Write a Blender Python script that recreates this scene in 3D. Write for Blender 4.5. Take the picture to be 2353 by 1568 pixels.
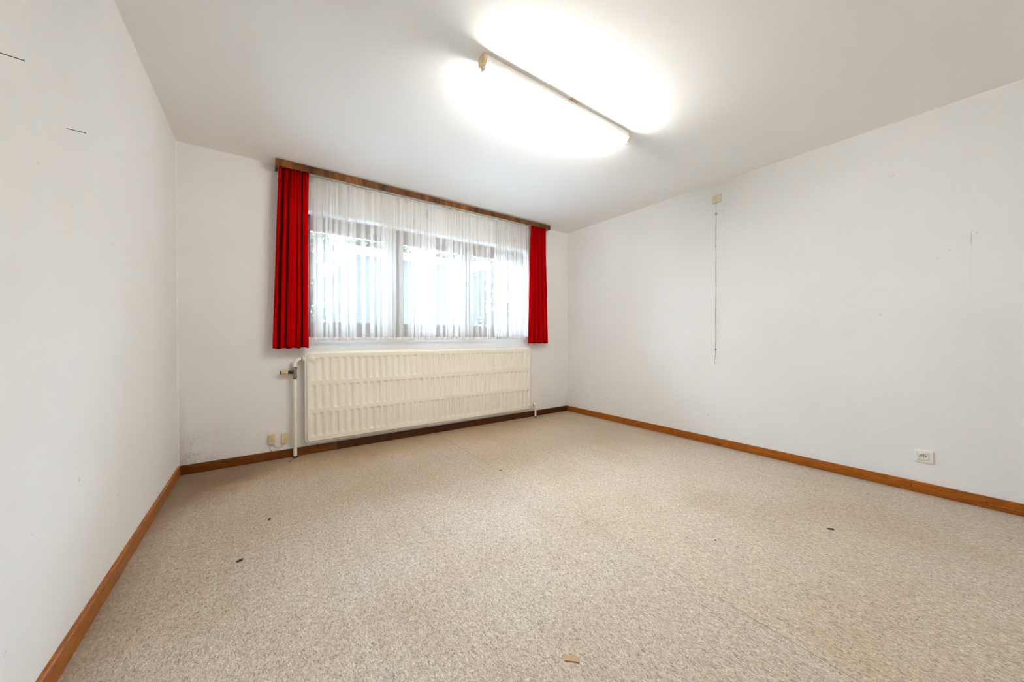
import bpy, bmesh, math, random
from math import sin, cos, pi, sqrt, radians
from mathutils import Vector, Matrix, noise as mnoise

scene = bpy.context.scene
for o in list(bpy.data.objects):
    bpy.data.objects.remove(o)
COL = scene.collection
rnd = random.Random(7)

# ------------------------------------------------------------------ camera
YAW, PITCH, ROLL = 0.62576, -0.0078, -0.00078
cam = bpy.data.cameras.new('camera')
cam.sensor_fit = 'HORIZONTAL'; cam.sensor_width = 36.0
cam.lens = 809.526 / 2353.0 * 36.0
cam.clip_start = 0.02; cam.clip_end = 200
camo = bpy.data.objects.new('camera', cam); COL.objects.link(camo)
fw = Vector((sin(YAW)*cos(PITCH), cos(YAW)*cos(PITCH), sin(PITCH)))
rt = Vector((cos(YAW), -sin(YAW), 0.0)); up = rt.cross(fw)
r2 = rt*cos(ROLL) + up*sin(ROLL); u2 = up*cos(ROLL) - rt*sin(ROLL)
M = Matrix((r2, u2, -fw)).transposed().to_4x4()
M.translation = Vector((0.48461, -3.59033, 1.02549))
camo.matrix_world = M
scene.camera = camo

# ------------------------------------------------------------------ sky, light, exposure
SKY = 128.0
TUBE = 214.0
world = bpy.data.worlds.new('overcast_sky'); scene.world = world
world.use_nodes = True
bg = world.node_tree.nodes['Background']
bg.inputs['Color'].default_value = (0.57, 0.745, 1.0, 1)
bg.inputs['Strength'].default_value = SKY
scene.view_settings.view_transform = 'Standard'
scene.view_settings.look = 'None'
scene.view_settings.gamma = 1.0
scene.view_settings.use_curve_mapping = False
scene.view_settings.exposure = 0.09
pl = bpy.data.lights.new('window_portal', 'AREA')
pl.shape = 'RECTANGLE'; pl.size = 2.6; pl.size_y = 1.2; pl.cycles.is_portal = True
plo = bpy.data.objects.new('window_portal', pl); COL.objects.link(plo)
plo.location = (2.065, 0.32, 1.6); plo.rotation_euler = (radians(-90), 0, 0)
scene.cycles.max_bounces = 14; scene.cycles.diffuse_bounces = 8
scene.cycles.transparent_max_bounces = 24
scene.cycles.sample_clamp_indirect = 30.0
scene.cycles.use_denoising = True

# ------------------------------------------------------------------ helpers
W, FRONT = 4.0438, -4.75           # room width, wall behind the camera
def zc(x): return 2.4943 + 0.003*x # ceiling is a touch out of level
def xl(y): return 0.01004*y        # left wall is a touch out of square

class MB:
    def __init__(s): s.v = []; s.f = []
    def add(s, v, f):
        b = len(s.v); s.v += [tuple(p) for p in v]; s.f += [tuple(i+b for i in q) for q in f]; return s
    def bm(s, b):
        b.verts.ensure_lookup_table(); b.verts.index_update()
        s.add([v.co.copy() for v in b.verts], [[v.index for v in f.verts] for f in b.faces]); b.free(); return s
    def box(s, x0, x1, y0, y1, z0, z1, bev=0.0, seg=2):
        b = bmesh.new(); bmesh.ops.create_cube(b, size=1.0)
        for v in b.verts:
            v.co = Vector(((x0+x1)/2+v.co.x*(x1-x0), (y0+y1)/2+v.co.y*(y1-y0), (z0+z1)/2+v.co.z*(z1-z0)))
        if bev > 0:
            bmesh.ops.bevel(b, geom=list(b.edges), offset=bev, segments=seg, profile=0.6, affect='EDGES')
        return s.bm(b)
    def hexa(s, p):   # 8 points, bottom ring then top ring
        return s.add(p, [(3,2,1,0),(4,5,6,7),(0,1,5,4),(1,2,6,5),(2,3,7,6),(3,0,4,7)])
    def lathe(s, prof, org, axis, n=24):   # prof: (r, h) along axis from org
        a = Vector(axis).normalized(); t = a.orthogonal().normalized(); b = a.cross(t); o = Vector(org)
        vs = []; fs = []
        for (r, h) in prof:
            for k in range(n):
                w = 2*pi*k/n; vs.append(o + a*h + (t*cos(w)+b*sin(w))*max(r, 1e-5))
        for i in range(len(prof)-1):
            for k in range(n):
                k2 = (k+1) % n; fs.append((i*n+k, i*n+k2, (i+1)*n+k2, (i+1)*n+k))
        fs.append(tuple(reversed(range(n)))); m = (len(prof)-1)*n; fs.append(tuple(range(m, m+n)))
        return s.add(vs, fs)
    def tube(s, pts, r, n=12):
        pts = [Vector(p) for p in pts]; rs = r if isinstance(r, (list, tuple)) else [r]*len(pts)
        vs = []; fs = []; t = None
        for i, p in enumerate(pts):
            d = (pts[min(i+1, len(pts)-1)] - pts[max(i-1, 0)]).normalized()
            if t is None: t = d.orthogonal().normalized()
            t = (t - d*t.dot(d)).normalized(); b = d.cross(t)
            for k in range(n):
                w = 2*pi*k/n; vs.append(p + (t*cos(w)+b*sin(w))*rs[i])
        for i in range(len(pts)-1):
            for k in range(n):
                k2 = (k+1) % n; fs.append((i*n+k, i*n+k2, (i+1)*n+k2, (i+1)*n+k))
        fs.append(tuple(reversed(range(n)))); m = (len(pts)-1)*n; fs.append(tuple(range(m, m+n)))
        return s.add(vs, fs)
    def build(s, name, mat, parent=None, smooth=None, loc=None):
        me = bpy.data.meshes.new(name); me.from_pydata(s.v, [], s.f); me.update()
        if smooth is not None:
            me.shade_smooth()
            if smooth < 179: me.set_sharp_from_angle(angle=radians(smooth))
        me.materials.append(mat)
        o = bpy.data.objects.new(name, me); COL.objects.link(o)
        if parent is not None: o.parent = parent
        if loc is not None: o.location = loc
        return o

def empty(name, loc=(0, 0, 0), parent=None):
    o = bpy.data.objects.new(name, None); COL.objects.link(o); o.location = loc; o.empty_display_size = 0.05
    if parent is not None: o.parent = parent
    return o
def tag(o, label=None, cat=None, group=None, kind=None):
    if label: o['label'] = label
    if cat: o['category'] = cat
    if group: o['group'] = group
    if kind: o['kind'] = kind
    return o
def arc(c, r, a0, a1, n, ax0, ax1):
    c = Vector(c); e0 = Vector(ax0); e1 = Vector(ax1)
    return [c + (e0*cos(a0+(a1-a0)*i/n) + e1*sin(a0+(a1-a0)*i/n))*r for i in range(n+1)]

# ------------------------------------------------------------------ material helpers
class NT:
    def __init__(s, name):
        s.m = bpy.data.materials.new(name); s.m.use_nodes = True
        s.t = s.m.node_tree; s.b = s.t.nodes['Principled BSDF']; s.out = s.t.nodes['Material Output']
        s.co = s.n('ShaderNodeTexCoord').outputs['Object']
    def n(s, typ, **kw):
        nd = s.t.nodes.new(typ)
        for k, v in kw.items(): setattr(nd, k, v)
        return nd
    def l(s, a, b): s.t.links.new(a, b)
    def map(s, vec, scale=(1, 1, 1), loc=(0, 0, 0), rot=(0, 0, 0)):
        nd = s.n('ShaderNodeMapping'); s.l(vec, nd.inputs['Vector'])
        nd.inputs['Scale'].default_value = scale; nd.inputs['Location'].default_value = loc
        nd.inputs['Rotation'].default_value = rot
        return nd.outputs[0]
    def noise(s, vec, scale, detail=2, rough=0.5, dist=0.0):
        nd = s.n('ShaderNodeTexNoise'); s.l(vec, nd.inputs['Vector'])
        nd.inputs['Scale'].default_value = scale; nd.inputs['Detail'].default_value = detail
        nd.inputs['Roughness'].default_value = rough; nd.inputs['Distortion'].default_value = dist
        return nd.outputs['Fac']
    def ramp(s, fac, stops, mode='LINEAR'):
        nd = s.n('ShaderNodeValToRGB'); s.l(fac, nd.inputs[0]); cr = nd.color_ramp; cr.interpolation = mode
        while len(cr.elements) < len(stops): cr.elements.new(0.5)
        for e, (p, c) in zip(cr.elements, stops):
            e.position = p; e.color = (c, c, c, 1) if isinstance(c, (int, float)) else (*c, 1)
        return nd.outputs[0]
    def math(s, op, a, b=None, clamp=False):
        nd = s.n('ShaderNodeMath', operation=op); nd.use_clamp = clamp
        for i, x in enumerate((a, b)):
            if x is None: continue
            if isinstance(x, (int, float)): nd.inputs[i].default_value = x
            else: s.l(x, nd.inputs[i])
        return nd.outputs[0]
    def mix(s, fac, a, b, blend='MIX'):
        nd = s.n('ShaderNodeMix', data_type='RGBA', blend_type=blend)
        for sock, x in ((nd.inputs[0], fac), (nd.inputs[6], a), (nd.inputs[7], b)):
            if isinstance(x, (int, float)): sock.default_value = x
            elif isinstance(x, tuple): sock.default_value = (*x, 1)
            else: s.l(x, sock)
        return nd.outputs[2]
    def xyz(s, vec=None):
        nd = s.n('ShaderNodeSeparateXYZ'); s.l(vec if vec is not None else s.co, nd.inputs[0]); return nd.outputs
    def band(s, v, c, w):   # 1 near c, falling to 0 at distance w
        d = s.math('ABSOLUTE', s.math('SUBTRACT', v, c))
        return s.math('SUBTRACT', 1.0, s.math('DIVIDE', d, w), clamp=True)
    def bump(s, h, strength, dist=0.002):
        nd = s.n('ShaderNodeBump'); s.l(h, nd.inputs['Height'])
        nd.inputs['Strength'].default_value = strength; nd.inputs['Distance'].default_value = dist
        s.l(nd.outputs[0], s.b.inputs['Normal'])
    def fin(s, color=None, rough=0.5, spec=0.5, metal=0.0):
        if color is not None:
            if isinstance(color, tuple): s.b.inputs['Base Color'].default_value = (*color, 1)
            else: s.l(color, s.b.inputs['Base Color'])
        if isinstance(rough, (int, float)): s.b.inputs['Roughness'].default_value = rough
        else: s.l(rough, s.b.inputs['Roughness'])
        s.b.inputs['Specular IOR Level'].default_value = spec
        s.b.inputs['Metallic'].default_value = metal
        return s.m

def plain(name, color, rough=0.5, spec=0.5, metal=0.0, mottle=0.06, scale=40):
    t = NT(name)
    f = t.noise(t.co, scale, 3)
    dark = tuple(c*(1-mottle) for c in color); light = tuple(min(1, c*(1+mottle)) for c in color)
    return t.fin(t.ramp(f, [(0.3, dark), (0.7, light)]), rough, spec, metal)

WALLC = (0.835, 0.822, 0.800)
def wall_mat(name, grain, depth, extra=None):
    t = NT(name)
    big = t.noise(t.co, 1.7, 3)
    c = t.ramp(big, [(0.3, tuple(v*0.965 for v in WALLC)), (0.7, WALLC)])
    spots = t.noise(t.co, 23.0, 2, 0.6)
    c = t.mix(t.ramp(spots, [(0.735, 0.0), (0.79, 0.5)]), c, (0.52, 0.46, 0.38))
    if extra: c = extra(t, c)
    h = t.math('ADD', t.noise(t.co, grain, 3, 0.55), t.math('MULTIPLY', t.noise(t.co, grain*0.32, 2), 0.7))
    t.bump(h, depth, 0.004)
    return t.fin(c, 0.85, 0.2)

def back_extra(t, c):
    x, y, z = t.xyz()
    # damp stain low in the left corner, speckled; soot in the right corner
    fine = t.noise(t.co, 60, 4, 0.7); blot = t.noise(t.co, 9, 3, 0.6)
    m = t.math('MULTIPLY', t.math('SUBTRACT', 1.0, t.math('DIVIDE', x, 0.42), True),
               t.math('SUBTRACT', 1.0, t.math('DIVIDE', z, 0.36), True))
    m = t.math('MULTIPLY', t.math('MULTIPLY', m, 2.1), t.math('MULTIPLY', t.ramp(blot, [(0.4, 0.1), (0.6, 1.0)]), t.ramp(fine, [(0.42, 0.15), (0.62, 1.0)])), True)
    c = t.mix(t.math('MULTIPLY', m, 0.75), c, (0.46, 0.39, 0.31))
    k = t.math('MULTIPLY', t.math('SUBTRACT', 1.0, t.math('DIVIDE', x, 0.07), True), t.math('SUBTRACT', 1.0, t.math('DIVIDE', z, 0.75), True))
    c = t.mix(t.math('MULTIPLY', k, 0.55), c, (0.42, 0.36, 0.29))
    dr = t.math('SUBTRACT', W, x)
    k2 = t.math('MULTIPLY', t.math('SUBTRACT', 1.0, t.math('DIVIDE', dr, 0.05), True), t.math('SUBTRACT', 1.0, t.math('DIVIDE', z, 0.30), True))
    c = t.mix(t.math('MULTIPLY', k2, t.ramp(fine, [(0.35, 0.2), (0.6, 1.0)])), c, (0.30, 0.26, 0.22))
    return c
def right_extra(t, c):
    x, y, z = t.xyz()
    # paper seams every roll width, a few scuffs and scratches
    u = t.math('FRACT', t.math('DIVIDE', t.math('ADD', y, 3.4865+5.33), 0.533))
    seam = t.band(u, 0.0, 0.004)
    seam = t.math('MULTIPLY', seam, t.ramp(t.noise(t.map(t.co, (1, 1, 0.5)), 6, 2), [(0.45, 0.0), (0.65, 0.32)]))
    c = t.mix(seam, c, (0.56, 0.53, 0.49))
    d1 = t.math('ADD', t.math('MULTIPLY', y, 0.62), z)
    sc = t.band(t.math('FRACT', t.math('MULTIPLY', d1, 5.3)), 0.5, 0.006)
    sc = t.math('MULTIPLY', sc, t.ramp(t.noise(t.co, 7.5, 2), [(0.62, 0.0), (0.70, 0.35)]))
    c = t.mix(sc, c, (0.60, 0.56, 0.50))
    v = t.math('MULTIPLY', t.band(y, -3.485, 0.0022), t.band(z, 1.635, 0.06))
    c = t.mix(v, c, (0.45, 0.42, 0.38))
    low = t.math('MULTIPLY', t.math('SUBTRACT', 1.0, t.math('DIVIDE', z, 0.45), True), t.ramp(t.noise(t.co, 26, 4, 0.7), [(0.62, 0.0), (0.76, 0.35)]))
    c = t.mix(low, c, (0.58, 0.53, 0.47))
    return c

M_wall_back = wall_mat('painted_wallpaper_back', 240, 0.20, back_extra)
M_wall_left = wall_mat('painted_wallpaper_left', 230, 0.09)
M_wall_right = wall_mat('painted_wallpaper_right', 130, 0.26, right_extra)
t = NT('ceiling_paint')
t.bump(t.math('ADD', t.noise(t.co, 55, 3), t.math('MULTIPLY', t.noise(t.co, 160, 2), 0.5)), 0.08, 0.004)
M_ceil = t.fin(t.ramp(t.noise(t.co, 1.3, 2), [(0.3, (0.875, 0.865, 0.845)), (0.7, (0.89, 0.88, 0.86))]), 0.9, 0.15)
M_caulk = plain('white_caulk', (0.84, 0.82, 0.79), 0.6)

def carpet(name, k):
    t = NT(name)
    K = lambda c: tuple(a*b for a, b in zip(c, k))
    x, y, z = t.xyz()
    v = t.map(t.co, (1.0, 0.46, 1.0))
    a = t.noise(v, 175, 3, 0.62, 2.0)
    b = t.noise(t.map(t.co, (1, 0.5, 1), (3.1, 1.7, 0)), 120, 2, 0.5, 0.8)
    f = t.math('ADD', t.math('MULTIPLY', a, 0.72), t.math('MULTIPLY', b, 0.28))
    c = t.ramp(f, [(0.37, K((0.18, 0.138, 0.102))), (0.45, K((0.40, 0.325, 0.250))), (0.53, K((0.55, 0.465, 0.370))), (0.63, K((0.77, 0.685, 0.570)))])
    tint = t.noise(t.map(t.co, (1, 0.5, 1)), 75, 2)
    c = t.mix(t.ramp(tint, [(0.5, 0.0), (0.75, 0.35)]), c, (0.58, 0.40, 0.26))
    # pile rows, trodden and dirty areas
    row = t.noise(t.map(t.co, (1, 0.04, 1)), 24, 2)
    c = t.mix(t.ramp(row, [(0.4, 0.0), (0.65, 0.22)]), c, (0.76, 0.70, 0.62), 'MULTIPLY')
    dirt = t.noise(t.co, 1.15, 4, 0.6)
    c = t.mix(t.ramp(dirt, [(0.48, 0.0), (0.72, 0.8)]), c, (0.86, 0.78, 0.64), 'MULTIPLY')
    # shade painted in the back left corner; dust and painted shade under the radiator
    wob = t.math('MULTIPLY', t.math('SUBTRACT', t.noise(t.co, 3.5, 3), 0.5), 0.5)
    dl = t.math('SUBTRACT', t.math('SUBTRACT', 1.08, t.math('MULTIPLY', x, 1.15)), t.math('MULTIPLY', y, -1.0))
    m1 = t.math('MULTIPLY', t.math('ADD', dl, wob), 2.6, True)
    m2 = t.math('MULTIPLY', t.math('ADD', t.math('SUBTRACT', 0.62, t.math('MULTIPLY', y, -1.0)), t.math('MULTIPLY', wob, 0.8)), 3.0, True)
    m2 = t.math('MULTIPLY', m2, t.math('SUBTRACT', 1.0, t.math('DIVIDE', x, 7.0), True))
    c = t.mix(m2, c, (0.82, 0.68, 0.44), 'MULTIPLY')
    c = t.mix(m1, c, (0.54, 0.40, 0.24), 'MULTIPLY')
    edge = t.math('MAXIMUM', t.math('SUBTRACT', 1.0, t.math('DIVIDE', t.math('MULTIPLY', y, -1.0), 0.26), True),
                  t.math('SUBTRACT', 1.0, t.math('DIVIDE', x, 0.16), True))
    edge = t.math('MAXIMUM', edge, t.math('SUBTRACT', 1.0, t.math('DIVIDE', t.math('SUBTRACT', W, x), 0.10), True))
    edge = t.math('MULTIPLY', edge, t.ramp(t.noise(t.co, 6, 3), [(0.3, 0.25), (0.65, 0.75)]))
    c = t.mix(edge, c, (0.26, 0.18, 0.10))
    # a faint cross crease in the strip left of the seam
    cr = t.band(t.math('ADD', y, t.math('MULTIPLY', x, 0.118)), -1.236, 0.006)
    cr = t.math('MULTIPLY', cr, t.ramp(t.noise(t.co, 3.0, 2), [(0.42, 0.0), (0.55, 0.6)]))
    cr = t.math('MULTIPLY', cr, t.math('LESS_THAN', x, 1.99))
    c = t.mix(cr, c, (0.30, 0.22, 0.14))
    t.bump(f, 0.75, 0.006)
    m = t.fin(c, 0.58, 0.35)
    t.b.inputs['Sheen Weight'].default_value = 0.2
    t.b.inputs['Sheen Roughness'].default_value = 0.5
    return m
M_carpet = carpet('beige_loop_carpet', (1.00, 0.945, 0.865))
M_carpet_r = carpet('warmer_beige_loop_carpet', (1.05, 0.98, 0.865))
M_screed = plain('bare_screed', (0.16, 0.12, 0.08), 0.9)

def wood(name, axis, c0, c1, c2, rough=0.35):
    t = NT(name)
    sc = {'x': (0.9, 14, 14), 'y': (14, 0.9, 14)}[axis]
    v = t.map(t.co, sc)
    g = t.noise(v, 2.6, 3, 0.55, 1.4)
    ring = t.math('FRACT', t.math('MULTIPLY', g, 7.0))
    fine = t.noise(t.map(t.co, tuple(s*4 for s in sc)), 6, 2)
    c = t.ramp(ring, [(0.0, c2), (0.18, c1), (0.75, c0), (1.0, c2)])
    c = t.mix(t.ramp(fine, [(0.35, 0.35), (0.6, 0.0)]), c, c2)
    long = t.noise(t.map(t.co, (0.6, 0.6, 0.6)), 2.0, 1)
    c = t.mix(t.ramp(long, [(0.4, 0.35), (0.65, 0.0)]), c, c1)
    t.bump(fine, 0.08, 0.001)
    return t.fin(c, rough, 0.3)
PINE = ((0.44, 0.135, 0.008), (0.33, 0.088, 0.005), (0.14, 0.032, 0.003))
M_pine_x = wood('varnished_pine_lengthways_back', 'x', *PINE)
M_pine_y = wood('varnished_pine_lengthways_side', 'y', *PINE)
SHADED = tuple(tuple(v*0.22 for v in c) for c in PINE)  # the radiator's shade worked into the pine tones
M_pine_d = wood('shade_toned_pine_behind_radiator', 'x', *SHADED)
M_pine_d0 = wood('shade_toned_pine_back', 'x', *[tuple(v*0.44 for v in c) for c in PINE])  # same pine, left board's shade put into its colour
def veneer():
    t = NT('walnut_veneer')
    v = t.map(t.co, (9, 2, 1.2))
    a = t.noise(v, 1.4, 3, 0.6, 0.5); b = t.noise(t.map(t.co, (120, 8, 8)), 1.0, 3)
    c = t.ramp(a, [(0.32, (0.055, 0.016, 0.003)), (0.5, (0.150, 0.046, 0.006)), (0.68, (0.28, 0.098, 0.011))])
    c = t.mix(t.ramp(b, [(0.4, 0.5), (0.6, 0.0)]), c, (0.05, 0.02, 0.006))
    t.bump(t.noise(t.map(t.co, (60, 60, 400)), 1, 3), 0.03, 0.001)
    return t.fin(c, 0.26, 0.4)
M_veneer = veneer()
def cloth(name, c, sheen):
    t = NT(name)
    w = t.noise(t.map(t.co, (1, 1, 0.25)), 420, 2)
    col = t.ramp(w, [(0.35, tuple(v*0.85 for v in c)), (0.65, c)])
    t.bump(w, 0.15, 0.001)
    m = t.fin(col, 0.95, 0.02)
    t.b.inputs['Sheen Weight'].default_value = sheen
    t.b.inputs['Sheen Tint'].default_value = (1, 0.05, 0.05, 1)
    return m
M_red = cloth('red_curtain_cloth', (0.42, 0.0006, 0.0016), 0.0)

def net_mat(name, opac):
    t = NT(name); t.t.nodes.remove(t.b)
    d = t.n('ShaderNodeBsdfDiffuse'); tr = t.n('ShaderNodeBsdfTranslucent'); tp = t.n('ShaderNodeBsdfTransparent')
    d.inputs[0].default_value = (0.97, 0.95, 0.92, 1); tr.inputs[0].default_value = (0.16, 0.16, 0.16, 1)
    m1 = t.n('ShaderNodeMixShader'); m1.inputs[0].default_value = 0.12
    t.l(d.outputs[0], m1.inputs[1]); t.l(tr.outputs[0], m1.inputs[2])
    w = t.noise(t.map(t.co, (1, 1, 0.6)), 330, 1)
    op = t.ramp(w, [(0.35, max(0, opac-0.03)), (0.65, min(1, opac+0.03))])
    m2 = t.n('ShaderNodeMixShader'); t.l(op, m2.inputs[0]); t.l(tp.outputs[0], m2.inputs[1]); t.l(m1.outputs[0], m2.inputs[2])
    t.l(m2.outputs[0], t.out.inputs['Surface'])
    return t.m
M_net = net_mat('white_net_voile', 0.38)
M_hem = net_mat('white_net_hem', 0.80)

def glass():
    t = NT('window_glass'); t.t.nodes.remove(t.b)
    tp = t.n('ShaderNodeBsdfTransparent'); gl = t.n('ShaderNodeBsdfGlossy'); gl.inputs['Roughness'].default_value = 0.02
    tp.inputs[0].default_value = (0.93, 0.96, 0.95, 1)
    fr = t.n('ShaderNodeFresnel'); fr.inputs[0].default_value = 1.45
    dust = t.ramp(t.noise(t.co, 5, 3), [(0.4, 0.0), (0.8, 0.03)])
    mx = t.n('ShaderNodeMixShader'); t.l(t.math('ADD', fr.outputs[0], dust, True), mx.inputs[0]); t.l(tp.outputs[0], mx.inputs[1]); t.l(gl.outputs[0], mx.inputs[2])
    t.l(mx.outputs[0], t.out.inputs['Surface'])
    return t.m
M_glass = glass()
M_frame = wood('brown_window_timber', 'x', (0.105, 0.075, 0.058), (0.09, 0.062, 0.048), (0.055, 0.040, 0.032), 0.45)
M_reveal = plain('painted_reveal', (0.80, 0.80, 0.80), 0.8)
M_rad = plain('cream_radiator_enamel', (0.87, 0.815, 0.70), 0.24, 0.5, 0, 0.02, 12)
M_plug = plain('cream_plug_enamel', (0.87, 0.82, 0.71), 0.28)
M_pipe = plain('cream_pipe_paint', (0.84, 0.785, 0.67), 0.35, 0.5, 0, 0.05)
M_rust = plain('rusty_thread', (0.30, 0.13, 0.03), 0.6, 0.5, 0.3, 0.3)
M_brass = plain('tarnished_nickel', (0.34, 0.30, 0.24), 0.36, 0.5, 0.85, 0.2)
M_knob = plain('yellowed_knob_plastic', (0.72, 0.53, 0.25), 0.45)
M_black = plain('black_plastic', (0.012, 0.012, 0.013), 0.45)
M_rubber = plain('dark_rubber_collar', (0.045, 0.05, 0.055), 0.7)
M_cream = plain('yellowed_ivory_plastic', (0.70, 0.57, 0.34), 0.45)
M_ivory = plain('ivory_switch_plastic', (0.72, 0.64, 0.46), 0.45)
M_white = plain('white_socket_plastic', (0.82, 0.79, 0.73), 0.35)
M_hole = plain('dark_hole', (0.012, 0.010, 0.008), 0.8)
M_cable = plain('pale_cable_sheath', (0.62, 0.56, 0.45), 0.5)
M_cord = plain('grey_brown_string', (0.40, 0.33, 0.26), 0.8)
M_knot = plain('dark_string_knot', (0.13, 0.09, 0.06), 0.85)
M_batten = plain('white_batten_metal', (0.90, 0.89, 0.86), 0.4)
M_endcap = plain('yellowed_end_cap', (0.72, 0.58, 0.32), 0.45)
M_holder = plain('white_lamp_holder', (0.80, 0.76, 0.68), 0.4)
M_disc = plain('beige_ceiling_disc', (0.62, 0.50, 0.36), 0.6)
M_iron = plain('rusty_nail_iron', (0.13, 0.09, 0.06), 0.5, 0.5, 0.6, 0.2)
M_tape = plain('brown_paper_scrap', (0.40, 0.245, 0.11), 0.6, 0.4, 0, 0.1, 60)
M_debris = plain('dark_dry_debris', (0.045, 0.035, 0.022), 0.8, 0.3, 0, 0.4, 200)
M_debris2 = plain('brown_dry_debris', (0.10, 0.055, 0.03), 0.8, 0.3, 0, 0.4, 200)
def tube_mat():
    t = NT('glowing_tube'); t.t.nodes.remove(t.b)
    e = t.n('ShaderNodeEmission'); e.inputs[0].default_value = (1.0, 0.985, 0.95, 1); e.inputs[1].default_value = TUBE
    t.l(e.outputs[0], t.out.inputs['Surface']); return t.m
M_tube = tube_mat()

# ------------------------------------------------------------------ room shell
WX0, WX1, WZ0, WZ1 = 0.79, 3.345, 1.036, 2.165      # window opening
TH = 0.30
floor = MB().box(-0.4, W+0.3, FRONT-0.2, 0.30, -0.2, -0.012).build('floor', M_screed); tag(floor, kind='structure')
def seam(y):   # the joint between the two carpet widths
    return 2.03 + 0.020*y if y > -2.2 else 1.986 + 0.045*(y+2.2)
SEAM_GAP = {0.0: .0008, -0.5: .0016, -1.0: .0020, -1.4: .0014, -1.8: .0006, -2.2: .0009, -2.6: .0006, -3.0: .0010, -3.4: .0009, -4.0: .0008, FRONT: .0008}
def carpet_piece(side):
    ys = sorted(SEAM_GAP, reverse=True)
    v = []; f = []
    for y in ys:
        s = seam(y); g = SEAM_GAP[y]; a, b = (xl(y), s-g) if side < 0 else (s+g, W)
        v += [(a, y, -0.012), (b, y, -0.012), (b, y, 0.0), (a, y, 0.0)]
    for i in range(len(ys)-1):
        p, q = 4*i, 4*i+4
        for k in range(4):
            k2 = (k+1) % 4; f.append((p+k, q+k, q+k2, p+k2))
    f += [(0, 1, 2, 3), (4*len(ys)-1, 4*len(ys)-2, 4*len(ys)-3, 4*len(ys)-4)]
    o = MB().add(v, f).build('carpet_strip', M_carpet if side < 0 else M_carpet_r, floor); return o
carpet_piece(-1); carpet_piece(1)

c = MB().hexa([(-0.3, FRONT-0.2, zc(-0.3)), (W+0.3, FRONT-0.2, zc(W+0.3)), (W+0.3, 0.0, zc(W+0.3)), (-0.3, 0.0, zc(-0.3)),
               (-0.3, FRONT-0.2, 2.75), (W+0.3, FRONT-0.2, 2.75), (W+0.3, 0.0, 2.75), (-0.3, 0.0, 2.75)]).build('ceiling', M_ceil)
tag(c, kind='structure')
b = MB()
b.box(-0.35, WX0, 0, TH, -0.2, 2.75); b.box(WX1, W+0.3, 0, TH, -0.2, 2.75)
b.box(WX0, WX1, 0, TH, -0.2, WZ0); b.box(WX0, WX1, 0, TH, WZ1, 2.75)
tag(b.build('wall_back', M_wall_back), kind='structure')
tag(MB().hexa([(-0.3, FRONT-0.2, -0.2), (xl(FRONT-0.2), FRONT-0.2, -0.2), (0, 0, -0.2), (-0.3, 0, -0.2),
               (-0.3, FRONT-0.2, 2.60), (xl(FRONT-0.2), FRONT-0.2, 2.60), (0, 0, 2.60), (-0.3, 0, 2.60)]).build('wall_left', M_wall_left), kind='structure')
tag(MB().box(W, W+0.3, FRONT-0.2, 0, -0.2, 2.60).build('wall_right', M_wall_right), kind='structure')
tag(MB().box(-0.3, W+0.3, FRONT-0.2, FRONT, -0.2, 2.60).build('wall_front', M_wall_left), kind='structure')

# caulk beads in the corners
def bead(name, p0, p1, d0, d1, r):
    p0, p1, d0, d1 = Vector(p0), Vector(p1), Vector(d0)*r, Vector(d1)*r
    m = (d0+d1)*0.42
    v = [p0, p0+d0, p0+m, p0+d1, p1, p1+d0, p1+m, p1+d1]
    return tag(MB().hexa(v).build(name, M_caulk), kind='structure')
bead('trim_1', (0, 0, 0.072), (0, 0, zc(0)), (1, 0, 0), (0, -1, 0), 0.006)
bead('trim_2', (W, 0, 0.072), (W, 0, zc(W)), (-1, 0, 0), (0, -1, 0), 0.005)
bead('trim_3', (xl(FRONT), FRONT, zc(0)), (0, 0, zc(0)), (0, 0, -1), (1, 0, 0), 0.004)
bead('trim_4', (W, FRONT, zc(W)), (W, 0, zc(W)), (0, 0, -1), (-1, 0, 0), 0.004)
bead('trim_5', (0, 0, zc(0)), (0.61, 0, zc(0.61)), (0, -1, 0), (0, 0, -1), 0.005)

# baseboards, board by board
BH, BT = 0.072, 0.0138
def board(parent, mat, x0, x1, y0, y1):
    return MB().box(x0, x1, y0, y1, 0.0, BH, 0.003, 2).build('board', mat, parent, 40)
def nail_spot(parent, p, axis, r=0.0032):
    MB().lathe([(r, 0.0), (r*0.8, 0.0008)], p, axis, 10).build('nail_head', M_hole, parent, 40)
bb = tag(empty('baseboard_back'), kind='structure')
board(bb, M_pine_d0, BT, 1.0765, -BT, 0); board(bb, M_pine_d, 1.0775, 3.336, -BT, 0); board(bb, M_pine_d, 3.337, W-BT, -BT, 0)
for x, z in ((0.142, 0.047), (1.62, 0.04), (2.75, 0.035), (0.60, 0.038)): nail_spot(bb, (x, -BT, z), (0, -1, 0))
bl = tag(empty('baseboard_left'), kind='structure')
v = []
for y in (0.0, FRONT):
    x = xl(y); v += [(x, y, 0), (x+BT, y, 0), (x+BT, y, BH-0.004), (x+BT-0.004, y, BH), (x, y, BH)]
MB().add(v, [(0,1,6,5), (1,2,7,6), (2,3,8,7), (3,4,9,8), (4,0,5,9), (4,3,2,1,0), (5,6,7,8,9)]).build('board', M_pine_y, bl)
for y in (-0.62, -1.42, -2.2): nail_spot(bl, (xl(y)+BT, y, 0.04), (1, 0, 0))
br = tag(empty('baseboard_right'), kind='structure')
board(br, M_pine_y, W-BT, W, -1.9296, 0); board(br, M_pine_y, W-BT, W, FRONT, -1.9306)
for y, z in ((-1.3671, 0.050), (-1.7888, 0.035), (-2.0206, 0.040), (-2.135, 0.039), (-3.248, 0.039), (-3.552, 0.037)):
    nail_spot(br, (W-BT, y, z), (-1, 0, 0), 0.004)
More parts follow.
